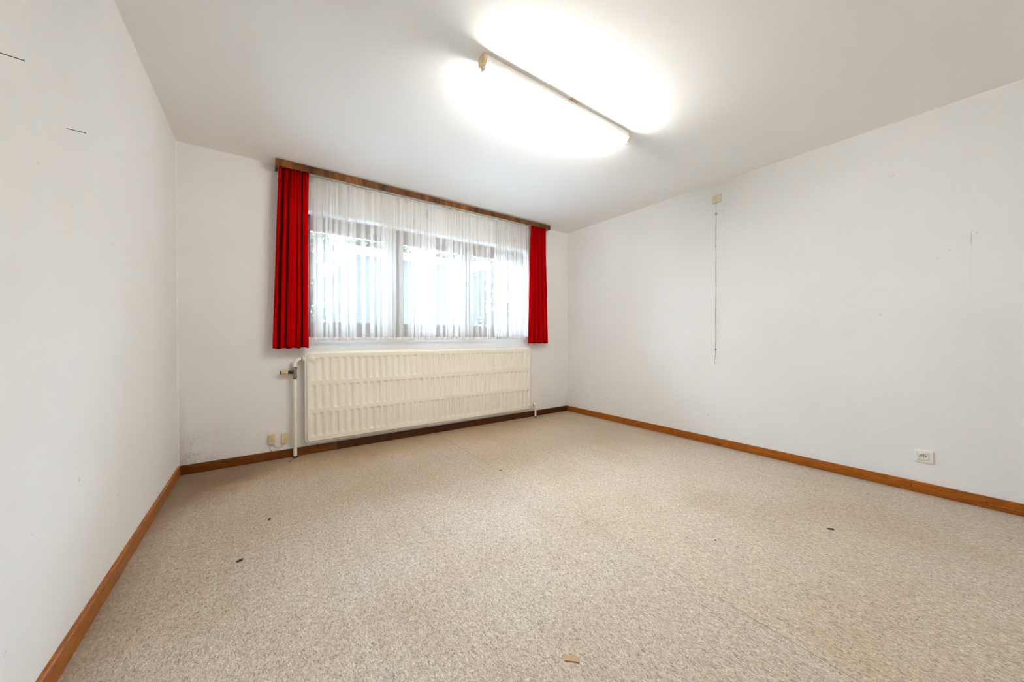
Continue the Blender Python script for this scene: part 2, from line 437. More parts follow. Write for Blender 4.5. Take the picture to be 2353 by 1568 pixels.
MB().box(W-BT-0.0005, W-BT+0.001, -1.3685, -1.3665, 0.020, 0.050).build('crack', M_hole, br)

# ------------------------------------------------------------------ window
win = tag(empty('window_1'), kind='structure')
FY0, FY1 = 0.122, 0.185
def fbox(name, x0, x1, z0, z1, y0=FY0, y1=FY1, par=win, bev=0.004):
    return MB().box(x0, x1, y0, y1, z0, z1, bev, 1).build(name, M_frame, par)
fbox('frame_head', WX0, WX1, 2.090, WZ1); fbox('frame_bottom_rail', WX0, WX1, WZ0, 1.105)
fbox('jamb', WX0, 0.835, 1.105, 2.090); fbox('jamb', 3.285, WX1, 1.105, 2.090)
fbox('mullion', 1.612, 1.690, 1.105, 2.090); fbox('mullion', 2.472, 2.540, 1.105, 2.090)
for (o0, o1, g0, g1) in ((0.835, 1.612, 0.885, 1.554), (1.690, 2.472, 1.751, 2.427), (2.540, 3.285, 2.585, 3.222)):
    s = empty('sash', (0, 0, 0), win)
    y0, y1 = FY0+0.012, FY1+0.01
    m = MB(); m.box(o0+.001, g0, y0, y1, 1.106, 2.089, .004, 1); m.box(g1, o1-.001, y0, y1, 1.106, 2.089, .004, 1)
    m.build('stile', M_frame, s)
    m = MB(); m.box(g0, g1, y0, y1, 1.106, 1.178, .004, 1); m.box(g0, g1, y0, y1, 2.022, 2.089, .004, 1)
    m.build('rail', M_frame, s)
    MB().box(g0-.005, g1+.005, 0.158, 0.162, 1.173, 2.027).build('pane', M_glass, s)
MB().box(WX0, WX1, 0.0005, FY0-0.001, WZ0, WZ0+0.002).build('window_sill', M_reveal, win)
MB().box(WX0, WX1, 0.0005, FY0-0.001, WZ1-0.002, WZ1).build('soffit', M_reveal, win)

# ------------------------------------------------------------------ pelmet, curtains
pel = tag(empty('curtain_pelmet', (2.10, 0, 2.44)), 'dark walnut veneer pelmet box along the ceiling above the net curtain', 'pelmet')
def pbox(name, x0, x1, y0, y1, z0=0.0, z1=0.0):
    tl = lambda x: 0.0032*(x-2.10)
    lo = lambda x: 2.4408 + tl(x) + z0; hi = lambda x: 2.4915 + 0.0*(x-2.10) + z1
    p = [(x0, y0, lo(x0)), (x1, y0, lo(x1)), (x1, y1, lo(x1)), (x0, y1, lo(x0)), (x0, y0, hi(x0)), (x1, y0, hi(x1)), (x1, y1, hi(x1)), (x0, y1, hi(x0))]
    p = [(a-2.10, b_, c_-2.44) for a, b_, c_ in p]
    return MB().hexa(p).build(name, M_veneer, pel)
PX0, PX1, PY = 0.611, 3.598, -0.140
pbox('front_board', PX0, PX1, PY, PY+0.016)
pbox('end_return', PX0, PX0+0.016, PY+0.016, -0.0005); pbox('end_return', PX1-0.016, PX1, PY+0.016, -0.0005)
MB().box(PX0+.02-2.1, PX1-.02-2.1, -0.072, -0.052, 0.012, 0.028).build('curtain_track', M_white, pel)
MB().box(PX0+.02-2.1, PX1-.02-2.1, -0.106, -0.092, 0.012, 0.028).build('curtain_track', M_white, pel)

def smooth_prof(ctrl, u):
    for i in range(len(ctrl)-1):
        if u <= ctrl[i+1][0]:
            a, b_ = ctrl[i], ctrl[i+1]; q = (u-a[0])/max(1e-6, b_[0]-a[0]); q = q*q*(3-2*q)
            return a[1]+(b_[1]-a[1])*q
    return ctrl[-1][1]
def drape(name, ctrl, top, bot, zt, zb, yf, seed, label):
    NU, NV = 230, 34
    v = []; f = []
    for j in range(NV+1):
        q = j/NV
        x0 = top[0]+(bot[0]-top[0])*q**0.8; x1 = top[1]+(bot[1]-top[1])*q**0.8
        for i in range(NU+1):
            u = i/NU
            uu = u + 0.022*(1-q)*sin(u*7+seed) * u*(1-u)*4
            d = smooth_prof(ctrl, min(1, max(0, uu))) * (0.25+0.75*min(1, q*3.0+0.10))
            g = max(0, 1-q*3.2)
            d += g*g*0.011*(sin(u*2*pi*10.5+seed) + 0.5*sin(u*2*pi*17+seed*2))
            d += 0.004*mnoise.noise(Vector((u*9, q*3, seed)))
            xo = 0.004*mnoise.noise(Vector((u*6+5, q*2.5, seed)))*(0.3+q)
            z = zt+(zb[0]+(zb[1]-zb[0])*u-zt)*q
            v.append((x0+(x1-x0)*u + xo, yf + d, z + (0.004*sin(u*23+seed) if j == NV else 0)))
    for j in range(NV):
        for i in range(NU):
            a = j*(NU+1)+i; f.append((a, a+1, a+NU+2, a+NU+1))
    o = MB().add(v, f).build(name, M_red, None, 180)
    s = o.modifiers.new('thickness', 'SOLIDIFY'); s.thickness = 0.0025; s.offset = 0
    return tag(o, label, 'curtain', 'red side curtains')
drape('red_curtain', [(0, .050), (.02, .006), (.045, 0), (.090, 0), (.110, .080), (.178, .088), (.192, .010), (.215, 0), (.285, .004), (.305, .070), (.348, .075), (.362, .004), (.40, -.004), (.48, -.008), (.575, -.004), (.598, .020), (.618, .020), (.64, 0), (.735, 0), (.757, .072), (.795, .075), (.812, 0), (.88, -.006), (.955, 0), (.975, .030), (1, .060)],
      (0.638, 0.851), (0.590, 0.848), 2.452, (0.9395, 0.9465), -0.108, 1.3, 'red curtain hanging at the left end of the pelmet above the radiator valve')
drape('red_curtain', [(0, .012), (.03, 0), (.125, 0), (.15, .040), (.175, .005), (.225, .0), (.245, .070), (.30, .075), (.318, 0), (.40, -.003), (.445, 0), (.465, .070), (.525, .078), (.545, 0), (.60, -.003), (.655, 0), (.675, .070), (.735, .078), (.755, .002), (.86, 0), (.88, .066), (.925, .070), (.94, .004), (1, .03)],
      (3.303, 3.546), (3.262, 3.607), 2.456, (0.963, 0.960), -0.108, 4.1, 'red curtain hanging at the right end of the pelmet by the corner')

def net_curtain():
    R = random.Random(21)
    X0, X1, Y0 = 0.862, 3.305, -0.060
    cols = []          # (x, y, cell)
    x = X0; cell = 0; y = Y0
    while x < X1:
        a = R.choice((0.018, 0.026, 0.034, 0.046, 0.070)) * R.uniform(0.85, 1.15)
        b_ = R.uniform(0.020, 0.044) if R.random() < 0.85 else R.uniform(0.008, 0.015)
        a += b_
        xe = min(x+a, X1)
        n = 5
        for k in range(n+1):
            q = k/n; cols.append((x+(xe-x)*q, Y0+0.016*(1-q) - 0.006*sin(pi*q), cell, 0))
        if xe >= X1: break
        xb = xe-b_
        for k in range(1, 4):
            q = k/4; cols.append((xe-b_*q, Y0+0.008*q + 0.003*sin(pi*q), cell, 1))
        x = xb; cell += 1
    NV = 26; zt, zb = 2.462, 1.006
    dr = [[R.uniform(-1, 1) for _ in range(6)] for _ in range(cell+2)]
    def drift(cidx, q):
        s = q*4; i = int(min(s, 3.999)); w = s-i; w = w*w*(3-2*w)
        return dr[cidx][i]*(1-w)+dr[cidx][i+1]*w
    v = []; f = []; NC = len(cols)
    for j in range(NV+1):
        q = (j/NV)
        z = zt+(zb-zt)*q
        for i, (cx, cy, cc, back) in enumerate(cols):
            amp = 0.0050*(0.3+q)
            u = (cx-X0)/(X1-X0)
            xx = cx + drift(cc, q)*amp*min(1, u*30)*min(1, (1-u)*30)
            g = max(0, 1-q*2.4)
            yy = cy + g*0.009*sin(cx*2*pi/0.021+cc) + 0.004*mnoise.noise(Vector((cx*4, q*2, 3)))
            v.append((min(max(xx, X0), X1), yy, z + 0.010*u*q + 0.0025*sin(cx*31)*(q > 0.95)))
    for j in range(NV):
        for i in range(NC-1):
            a = j*NC+i; f.append((a, a+1, a+NC+1, a+NC))
    root = tag(empty('net_curtain', (0, 0, 0)), 'sheer white net curtain in folds across the wide window', 'curtain')
    MB().add(v, f).build('net_sheet', M_net, root, 180)
    # hem: doubled strip at the lower edge, and gathered heading tape at the top
    def strip(name, j, dz0, dz1, dy, mat):
        vv = []; ff = []
        for i in range(NC):
            p = v[j*NC+i]; vv += [(p[0], p[1]+dy, p[2]+dz0), (p[0], p[1]+dy, p[2]+dz1)]
        for i in range(NC-1): ff.append((2*i, 2*i+2, 2*i+3, 2*i+1))
        MB().add(vv, ff).build(name, mat, root, 180)
    strip('hem', NV, -0.001, 0.026, -0.0012, M_hem)
    strip('hem_stitching', NV, -0.002, 0.004, -0.0018, M_hem)
    strip('heading_tape', 0, -0.028, 0.004, -0.0012, M_hem)
net_curtain()

# ------------------------------------------------------------------ radiator
rad = tag(empty('panel_radiator', (2.07, 0, 0.105)), 'long cream steel panel radiator with three rows of vertical grooves under the window', 'radiator')
RO = Vector((2.07, 0, 0.105))
def rp(p): return (p[0]-RO.x, p[1]-RO.y, p[2]-RO.z)
def rbuild(m, name, mat, par=None, smooth=40):
    m.v = [rp(p) for p in m.v] if par is None else m.v
    return m.build(name, mat, par or rad, smooth)
RX0, RX1, RZ0, RZ1, RY = 0.816, 3.331, 0.105, 0.912, -0.075
P0, PITCHX = 0.878, 0.06141
ROWS = ((0.857, 0.657), (0.612, 0.411), (0.368, 0.166))
def sstep(a, b_, x):
    q = min(1, max(0, (x-a)/(b_-a))); return q*q*(3-2*q)
def groove(x, z):
    k = round((x-P0)/PITCHX)
    if k < 0 or k > 39: return 0.0
    cx = P0+k*PITCHX
    gx = 1-sstep(0.010, 0.0205, abs(x-cx))
    if gx <= 0: return 0
    best = 0
    for r, (zt, zb) in enumerate(ROWS):
        if k in (0, 39) and r == 0: zt = 0.812
        if k == 39 and r == 2: zb = 0.205
        if zb-0.02 < z < zt+0.02:
            best = max(best, sstep(zb-0.006, zb+0.016, z)*(1-sstep(zt-0.016, zt+0.006, z)))
    return 0.0092*gx*best
def radiator_panel():
    xs = [RX0, RX0+.004, RX0+.008, RX0+.011, RX0+.014, RX0+.017, RX0+.020, RX0+.024, RX0+.030]
    n = 40*9
    a, b_ = P0-PITCHX/2+.004, P0+39.5*PITCHX-.004
    xs += [a+(b_-a)*i/n for i in range(n+1)]
    xs += [RX1-.030, RX1-.024, RX1-.020, RX1-.017, RX1-.014, RX1-.011, RX1-.008, RX1-.004, RX1]
    zs = [RZ0, RZ0+.004, RZ0+.008, RZ0+.011, RZ0+.014, RZ0+.017, RZ0+.020, RZ0+.024, RZ0+.032]
    cz = []
    for (zt, zb) in ROWS + ((0.812, 0.812), (0.205, 0.205)):
        for e in (zt, zb):
            cz += [e+d for d in (-.016, -.011, -.006, -.001, .003, .006)]
    cz = sorted(z for z in cz if RZ0+.034 < z < RZ1-.034)
    last = zs[-1]
    for z in cz:
        if z-last > 0.0022: zs.append(z); last = z
    zs += [RZ1-.030, RZ1-.024, RZ1-.020, RZ1-.017, RZ1-.014, RZ1-.011, RZ1-.008, RZ1-.004, RZ1]
    xs = sorted(set(xs)); r = 0.045
    v = []; f = []
    for z in zs:
        for x in xs:
            cx = min(max(x, RX0+r), RX1-r); cz_ = min(max(z, RZ0+r), RZ1-r)
            dx, dz = x-cx, z-cz_; d = sqrt(dx*dx+dz*dz)
            if dx and dz:
                k = max(abs(dx), abs(dz))/d; dx *= k; dz *= k; d = sqrt(dx*dx+dz*dz)
            xx, zz = cx+dx, cz_+dz
            s = r-d if (cx != x or cz_ != z) else r
            s = min(s, xx-RX0, RX1-xx, zz-RZ0, RZ1-zz) if not (dx and dz) else s
            h = 0.014*sstep(0.0075, 0.021, s)
            if s < 0.003: h -= 0.002*(1-s/0.003)
            v.append((xx, RY+0.014-h+groove(xx, zz), zz))
    nx = len(xs)
    for j in range(len(zs)-1):
        for i in range(nx-1):
            q = j*nx+i; f.append((q, q+1, q+nx+1, q+nx))
    m = MB().add(v, f)
    # back skin and rim
    ring = [i for i in range(nx)] + [j*nx+nx-1 for j in range(1, len(zs))] + [(len(zs)-1)*nx+i for i in range(nx-2, -1, -1)] + [j*nx for j in range(len(zs)-2, 0, -1)]
    base = len(m.v)
    for i in ring:
        p = m.v[i]; m.v.append((p[0], p[1]+0.006, p[2]))
    nr = len(ring)
    for k in range(nr):
        k2 = (k+1) % nr; m.f.append((ring[k], base+k, base+k2, ring[k2]))
    m.f.append(tuple(base+k for k in range(nr)))
    m2 = MB(); m2.v = m.v; m2.f = m.f
    m2.box(RX0+.03, RX1-.03, RY+0.020, RY+0.034, RZ0+.03, RZ1-.03, 0.006, 2)
    return rbuild(m2, 'panel', M_rad, None, 50)
radiator_panel()
for (px, pz) in ((0.8684, 0.8506), (3.2913, 0.8564), (3.2841, 0.1681)):
    m = MB().lathe([(0.0255, 0), (0.0255, 0.004), (0.024, 0.006), (0.019, 0.006)], (px, RY+0.0005, pz), (0, -1, 0), 28)
    m.lathe([(0.0185, 0.005), (0.0185, 0.011), (0.0165, 0.013)], (px, RY+0.0005, pz), (0, -1, 0), 6 if px < 1 else 28)
    rbuild(m, 'blanking_plug', M_plug, None, 35)
rbuild(MB().lathe([(0.0032, -0.004), (0.0032, 0.0012)], (0.9035, RY, 0.846), (0, -1, 0), 10), 'bleed_hole', M_hole)
for bx in (1.25, 2.90):
    rbuild(MB().box(bx-.02, bx+.02, -0.044, -0.001, 0.62, 0.80, .002, 1), 'wall_bracket', M_rad)
PXL, PYL = 0.7435, -0.047
m = MB().tube([(PXL, PYL, 0.004), (PXL, PYL, 0.35), (PXL, PYL, 0.684)], 0.0142, 20)
rbuild(m, 'feed_pipe', M_pipe)
rbuild(MB().lathe([(0.020, 0.0), (0.0205, 0.006), (0.0185, 0.014), (0.0145, 0.016)], (PXL, PYL, 0), (0, 0, 1), 22), 'floor_collar', M_rubber)
valve = rbuild(MB().lathe([(0.013, 0.684), (0.0175, 0.692), (0.0185, 0.700), (0.0180, 0.706), (0.0145, 0.712), (0.0138, 0.755), (0.0150, 0.760)], (PXL, PYL, 0), (0, 0, 1), 8)
              .lathe([(0.0145, 0.690), (0.0142, 0.758)], (PXL, PYL, 0), (0, 0, 1), 20)
              .lathe([(0.0085, 0.0), (0.0085, 0.022)], (PXL, PYL, 0.7375), (-1, 0, 0), 16), 'valve_body', M_brass)
def vsub(m, name, mat):
    m.v = [rp(p) for p in m.v]; o = m.build(name, mat, valve, 35); return o
vsub(MB().lathe([(0.0145, 0.756), (0.0195, 0.757), (0.0195, 0.777), (0.0145, 0.780)], (PXL, PYL, 0), (0, 0, 1), 6), 'union_nut', M_brass)
vsub(MB().lathe([(0.0145, 0.676), (0.0152, 0.686)], (PXL, PYL, 0), (0, 0, 1), 20), 'rust_ring', M_rust)
vsub(MB().lathe([(0.011, 0.012), (0.0155, 0.018), (0.0160, 0.030), (0.0140, 0.034), (0.0140, 0.040), (0.0165, 0.042), (0.0165, 0.052)], (PXL, PYL, 0.7375), (-1, 0, 0), 24), 'gland', M_black)
kn = vsub(MB().lathe([(0.0190, 0.050), (0.0210, 0.052), (0.0210, 0.062), (0.0195, 0.064), (0.0175, 0.096), (0.0165, 0.098)], (PXL, PYL, 0.7375), (-1, 0, 0), 24)
     , 'valve_knob', M_knob)
vsub(MB().lathe([(0.0155, 0.094), (0.0155, 0.104), (0.0140, 0.106)], (PXL, PYL, 0.7375), (-1, 0, 0), 24), 'knob_cap', M_black)
pts = [(PXL, PYL, 0.782), (PXL, PYL, 0.800)] + [tuple(p) for p in arc((PXL+0.048, PYL, 0.800), 0.048, pi, pi/2, 10, (1, 0, 0), (0, 0, 1))][1:]
rs = [0.0178, 0.0172] + [0.0165]*10
rbuild(MB().tube(pts, rs, 20), 'elbow', M_pipe)
rbuild(MB().lathe([(0.0145, 0.776), (0.0145, 0.784)], (PXL, PYL, 0), (0, 0, 1), 20), 'elbow_thread', M_rust)
rbuild(MB().lathe([(0.0140, 0), (0.0140, 0.012)], (PXL+0.045, PYL, 0.848), (1, 0, 0), 20), 'coupling_thread', M_rust)
rbuild(MB().lathe([(0.019, 0), (0.020, 0.002), (0.020, 0.012), (0.017, 0.014), (0.015, 0.016), (0.015, 0.060)], (PXL+0.056, PYL, 0.848), (1, 0, 0), 20), 'coupling', M_pipe)
QX, QY = 3.409, -0.062
rbuild(MB().tube([(QX, QY, 0.004), (QX, QY, 0.145)], 0.0125, 20), 'return_pipe', M_pipe)
rbuild(MB().lathe([(0.017, 0), (0.018, 0.005), (0.015, 0.012)], (QX, QY, 0), (0, 0, 1), 20), 'floor_collar', M_rubber)
m = MB().lathe([(0.0150, 0.125), (0.0165, 0.128), (0.0165, 0.140), (0.0150, 0.143)], (QX, QY, 0), (0, 0, 1), 20)
m.tube([(QX, QY, 0.135), (QX, QY, 0.150), (QX-.004, QY, 0.161), (QX-.014, QY, 0.166), (QX-.034, QY, 0.166)], [0.0145, 0.0155, 0.0165, 0.0165, 0.0155], 18)
m.lathe([(0.0165, 0), (0.0180, 0.003), (0.0180, 0.010), (0.0165, 0.013)], (QX-.040, QY, 0.166), (1, 0, 0), 18)
rbuild(m, 'return_elbow', M_pipe)
rbuild(MB().lathe([(0.0135, 0), (0.0135, 0.016)], (QX-.056, QY, 0.166), (1, 0, 0), 18), 'return_thread', M_rust)
rbuild(MB().lathe([(0.0165, 0), (0.0165, 0.030)], (QX-.086, QY, 0.166), (1, 0, 0), 18), 'return_coupling', M_pipe)

# ------------------------------------------------------------------ fluorescent batten on the ceiling
LX0, LX1, LYF, LYB, LZ = 1.438, 2.660, -2.030, -1.974, 2.459
lamp = tag(empty('ceiling_batten_lamp', (2.05, -2.008, 2.50)), 'lit fluorescent tube on a white batten fixed under the ceiling', 'lamp')
LO = Vector((2.05, -2.008, 2.50))
def lb(m, name, mat, smooth=35, par=None):
    m.v = [(p[0]-LO.x, p[1]-LO.y, p[2]-LO.z) for p in m.v]; return m.build(name, mat, par or lamp, smooth)
zt = lambda x: zc(x)-0.0015
m = MB()
prof = [(LYF, 0.0), (LYF, 0.036), (LYF+.006, 0.041), (LYB-.006, 0.041), (LYB, 0.036), (LYB, 0.0)]
v = []
for x in (LX0+.014, LX1-.014):
    v += [(x, y, zt(x)-d) for y, d in prof]
m.add(v, [(k, k+1, k+7, k+6) for k in range(5)] + [(5, 0, 6, 11), (5, 4, 3, 2, 1, 0), (6, 7, 8, 9, 10, 11)])
lb(m, 'housing', M_batten, 30)
for (xa, xb, sgn) in ((LX0-.002, LX0+.016, 1), (LX1-.016, LX1+.002, -1)):
    x_out = xa if sgn > 0 else xb
    pr = [(LYF-.002, 0.004), (LYF+.008, -0.001), (LYB-.008, -0.001), (LYB+.002, 0.004), (LYB+.002, 0.040), (LYB-.010, 0.056), (LYF+.010, 0.056), (LYF-.002, 0.040)]
    v = [(xa, y, zt(xa)-d) for y, d in pr] + [(xb, y, zt(xb)-d) for y, d in pr]
    ec = lb(MB().add(v, [(k, (k+1) % 8, 8+(k+1) % 8, 8+k) for k in range(8)] + [tuple(reversed(range(8))), tuple(range(8, 16))]), 'end_cap', M_endcap, 20)
    xh0, xh1 = (xa+.003, xa+.017) if sgn > 0 else (xb-.017, xb-.003)
    hm = MB().box(xh0, xh1, -2.014, -1.990, zt(xa)-0.074, zt(xa)-0.048, 0.004, 2)
    lb(hm, 'tube_holder', M_holder)
lb(MB().lathe([(0.0110, 0), (0.0125, 0.004), (0.0125, 1.180), (0.0110, 1.184)], (LX0+.019, -2.002, 2.4400), (1, 0, 0), 20), 'tube', M_tube)
for x0 in (LX0+.0155, LX1-.0195):
    lb(MB().lathe([(0.0133, 0), (0.0133, 0.004)], (x0, -2.002, 2.4400), (1, 0, 0), 20), 'tube_collar', M_brass)
tag(MB().lathe([(0.037, 0), (0.037, 0.002), (0.034, 0.004)], (2.083, -2.029, zc(2.083)+0.001), (0, 0, -1), 32).build('ceiling_cover_disc', M_disc, None, 40),
    'round beige cover disc on the ceiling half hidden by the batten lamp', 'cover plate')

# ------------------------------------------------------------------ telephone sockets by the radiator pipe
def phone_box(x0, x1, z0, z1, rot, label):
    cx, cz = (x0+x1)/2, (z0+z1)/2; w, h = x1-x0, z1-z0; D = 0.021
    e = tag(empty('telephone_socket', (cx, 0, cz)), label, 'socket', 'telephone sockets by the radiator pipe')
    MB().box(-w/2, w/2, -0.008, 0, -h/2, h/2, 0.0015, 1).build('base', M_cream, e, 30)
    m = MB().box(-w/2+.0005, w/2-.0005, -D, -0.0075, -h/2+.0005, h/2-.0005, 0.0025, 2); m.build('cover', M_cream, e, 30)
    for k in range(6):
        a = pi/2 + k*pi/3
        MB().box(cos(a)*0.0085-.0017, cos(a)*0.0085+.0017, -D-.0004, -D+.002, sin(a)*0.0095-.006-.0017, sin(a)*0.0095-.006+.0017).build('contact_hole', M_hole, e)
    MB().box(-0.009, 0.009, -D-.0003, -D+.001, -0.0275, -0.0262).build('embossed_line', M_cable, e)
    e.rotation_euler = (0, rot, 0)
    return e
phone_box(0.5555, 0.6020, 0.1375, 0.2185, 0.01, 'ivory telephone socket farther from the radiator pipe, with two cables below it')
phone_box(0.6480, 0.6950, 0.1325, 0.2115, 0.03, 'ivory telephone socket nearest the radiator pipe, with one looping cable')
pts = []
for k in range(15):
    q = k/14; pts.append((0.590+(0.672-0.590)*q, -0.008-0.004*sin(pi*q), 0.1375+(0.132-0.1375)*q - 0.036*(1-(2*q-1)**2)))
tag(MB().tube(pts, 0.0028, 10).build('telephone_cable', M_cable, None, 60), 'pale cable looping between the two ivory telephone sockets', 'cable', 'telephone cables')
tag(MB().tube([(0.5655, -0.007, 0.140), (0.5665, -0.006, 0.120), (0.5685, -0.005, 0.100), (0.5710, -0.005, 0.085), (0.5725, -0.006, 0.0715)], 0.0026, 10).build('telephone_cable', M_cable, None, 60),
    'pale cable dropping from the left telephone socket to the baseboard', 'cable', 'telephone cables')
tag(MB().box(0.5735, 0.5785, -0.010, -0.0002, 0.0722, 0.083, 0.0012, 1).build('cable_clip', M_knot, None, 30), 'tiny dark cable clip standing on the baseboard below the telephone sockets', 'clip')

# ------------------------------------------------------------------ right wall: sockets and pull switch
def wall_plate(loc, label, name='wall_socket'):
    e = tag(empty(name, loc), label, 'socket'); e.rotation_euler = (0, 0, radians(-90)); return e   # local -y points into the room
def dish(parent, name, cx, cz, r, y, depth, mat, n=32, face=None):
    m = MB().lathe([(r*1.06, 0.0), (r*1.03, -0.0022), (r*0.97, -0.0022), (r*0.93, 0.001), (r*0.86, depth)], (cx, y, cz), (0, 1, 0), n)
    # drop the front fan so the dish stays open
    m.f = [q for q in m.f if not (len(q) == n and min(q) == 0)]
    return m.build(name, mat, parent, 40)
def framed(parent, name, w, h, y0, y1, hole_r, cx, cz, mat, bev=0.002, n=32):
    # square plate with a round hole
    m = MB(); v = []; f = []
    def ringpts(r, y): return [(cx+cos(2*pi*k/n)*r, y, cz+sin(2*pi*k/n)*r) for k in range(n)]
    def sq(s, y):
        out = []
        for k in range(n):
            a = 2*pi*k/n; c_, s_ = cos(a), sin(a); q = 1/max(abs(c_), abs(s_))
            out.append((c_*q*(w/2-s), y, s_*q*(h/2-s)))
        return out
    loops = [ringpts(hole_r, y1), ringpts(hole_r, y0+.0005), ringpts(hole_r+.0006, y0), sq(bev, y0), sq(bev*.3, y0+bev*.3), sq(0, y0+bev), sq(0, y1)]
    for L in loops: v += L
    for i in range(len(loops)-1):
        for k in range(n):
            k2 = (k+1) % n; f.append((i*n+k, i*n+k2, (i+1)*n+k2, (i+1)*n+k))
    return m.add(v, f).build(name, mat, parent, 40)
# far socket
e = wall_plate((W, -0.7255, 0.2575), 'small square white wall socket low on the right wall near the corner')
framed(e, 'plate', 0.080, 0.081, -0.009, 0.0, 0.0205, -0.008, -0.004, M_white)
dish(e, 'socket_dish', -0.008, -0.004, 0.0215, -0.009, 0.0088, M_white)
# near socket
e = wall_plate((W, -3.3025, 0.2435), 'white wall socket with a wide plate on the right wall near the photo edge')
framed(e, 'plate', 0.084, 0.080, -0.0075, 0.0, 0.0200, -0.001, 0.0005, M_white, 0.003)
framed(e, 'inset', 0.047, 0.047, -0.0105, -0.0070, 0.0200, -0.001, 0.0005, M_white, 0.001)
dish(e, 'socket_dish', -0.001, 0.0005, 0.0205, -0.0105, 0.0100, M_white)
for dx in (-0.0095, 0.0095):
    MB().lathe([(0.0026, 0.0), (0.0026, 0.0006)], (dx-.001, -0.0009, 0.0005), (0, -1, 0), 12).build('contact_hole', M_hole, e)
MB().lathe([(0.0030, 0.0), (0.0030, 0.0006)], (-.001, -0.0009, -0.0005), (0, -1, 0), 12).build('screw', M_brass, e, 30)
MB().lathe([(0.0024, 0.0), (0.0024, 0.008), (0.0016, 0.010)], (-.001, -0.0012, 0.0105), (0, -1, 0), 12).build('earth_pin', M_brass, e, 30)
MB().add([(-0.042, -0.0015, 0.012), (-0.052, -0.004, 0.010), (-0.050, -0.003, 0.007), (-0.042, -0.0015, -0.006), (-0.042, -0.0005, 0.012), (-0.052, -0.003, 0.010), (-0.050, -0.002, 0.007), (-0.042, -0.0005, -0.006)],
         [(0,1,2,3), (7,6,5,4), (0,4,5,1), (1,5,6,2), (2,6,7,3)]).build('torn_paper_tab', M_white, e)
# pull-cord switch
e = tag(empty('pull_cord_switch', (W, -2.004, 2.352)), 'ivory pull cord switch high on the right wall with a long knotted string', 'switch')
e.rotation_euler = (0, 0, radians(-90))
MB().box(-0.041, 0.041, -0.011, 0, -0.037, 0.037, 0.003, 2).build('plate', M_ivory, e, 30)
for dz in (0.017, -0.008, -0.032):
    MB().lathe([(0.0024, 0.0), (0.0024, 0.0007)], (-0.0055, -0.0108, dz), (0, -1, 0), 10).build('screw_hole', M_hole, e)
R = random.Random(3); pts = []
zs = [2.318 - i*(2.318-0.775)/46 for i in range(47)]
for i, z in enumerate(zs):
    w = 0.0016*sin(i*0.55)+0.0010*sin(i*1.3+1)
    if z < 0.90: w += -0.007*(0.90-z)/0.12 + 0.004*sin((0.90-z)*60)
    pts.append((-0.0055+w, -0.010+0.003*min(1, i/6)+0.0008*sin(i*.9), z-2.352))
cord = MB().tube(pts, 0.0019, 8).build('cord', M_cord, e, 60)
for z, r in ((2.214, 0.0048), (2.204, 0.0042), (1.900, 0.0040), (0.918, 0.0042)):
    MB().lathe([(0.0015, -r*1.3), (r, -r*.5), (r, r*.5), (0.0015, r*1.3)], (-0.0055+(0.001 if z < 2 else 0), -0.0085, z-2.352), (0.3, 0, 1), 10).build('knot', M_knot, cord, 60)
MB().tube([(-0.005, -0.009, -0.143), (0.004, -0.012, -0.140), (0.012, -0.013, -0.146), (0.016, -0.013, -0.158)], 0.0012, 8).build('loose_end', M_cord, cord, 60)

# ------------------------------------------------------------------ two nails in the left wall
def nail(y, z, tip, label):
    p0 = Vector((xl(y)-0.01, y, z)); p1 = Vector(tip); d = (p1-p0).normalized()
    m = MB().tube([p0, p1], 0.0011, 10); m.lathe([(0.0011, -0.001), (0.0026, 0.0), (0.0026, 0.0009)], p1, d, 12)
    tag(m.build('wall_nail', M_iron, None, 40), label, 'nail', 'nails in the left wall')
nail(-2.1935, 1.7075, (0.0215, -2.178, 1.7110), 'bare nail sticking out of the left wall, the nearer and higher one')
nail(-1.7985, 1.7135, (0.0210, -1.792, 1.7150), 'bare nail sticking out of the left wall, the farther and lower one')

# ------------------------------------------------------------------ scraps on the carpet
def flake(name, x, y, L, Wd, ang, mat, label, seed, h=0.004, cat='debris'):
    R = random.Random(seed); n = 11; top = []; bot = []
    for k in range(n):
        a = 2*pi*k/n; r = R.uniform(0.72, 1.15)
        px, py = cos(a)*L/2*r, sin(a)*Wd/2*r
        qx, qy = px*cos(ang)-py*sin(ang), px*sin(ang)+py*cos(ang)
        top.append((qx, qy, h*R.uniform(0.45, 1.0)+0.001)); bot.append((qx*0.9, qy*0.9, 0.0))
    v = top+bot+[(0, 0, h*1.2)]; f = [(k, (k+1) % n, 2*n) for k in range(n)] + [(n+k, n+(k+1) % n, (k+1) % n, k) for k in range(n)] + [tuple(reversed(range(n, 2*n)))]
    tag(MB().add(v, f).build(name, mat, None, None, (x, y, 0.0005)), label, cat, 'scraps lying on the carpet')
v = [(1.2837, -2.7712), (1.2923, -2.785), (1.3054, -2.7858), (1.3147, -2.8037), (1.3004, -2.8196), (1.292, -2.8087), (1.269, -2.7874)]
cx, cy = 1.292, -2.795; n = len(v)
tag(MB().add([(x-cx, y-cy, 0.0025) for x, y in v]+[(x-cx, y-cy, 0) for x, y in v], [tuple(reversed(range(n))), tuple(range(n, 2*n))]+[(k, (k+1) % n, n+(k+1) % n, n+k) for k in range(n)]).build('paper_scrap', M_tape, None, None, (cx, cy, 0.0005)),
    'torn scrap of brown paper lying on the carpet in the foreground', 'scrap', 'scraps lying on the carpet')
flake('dry_leaf_fragment', 0.4152, -1.5487, 0.030, 0.013, 0.25, M_debris2, 'curled dark brown fragment on the carpet left, the larger one nearer the camera', 1, 0.008)
flake('dirt_crumb', 0.5342, -1.1789, 0.012, 0.022, -0.4, M_debris, 'black crumb on the carpet left, in front of the telephone sockets', 2, 0.006)
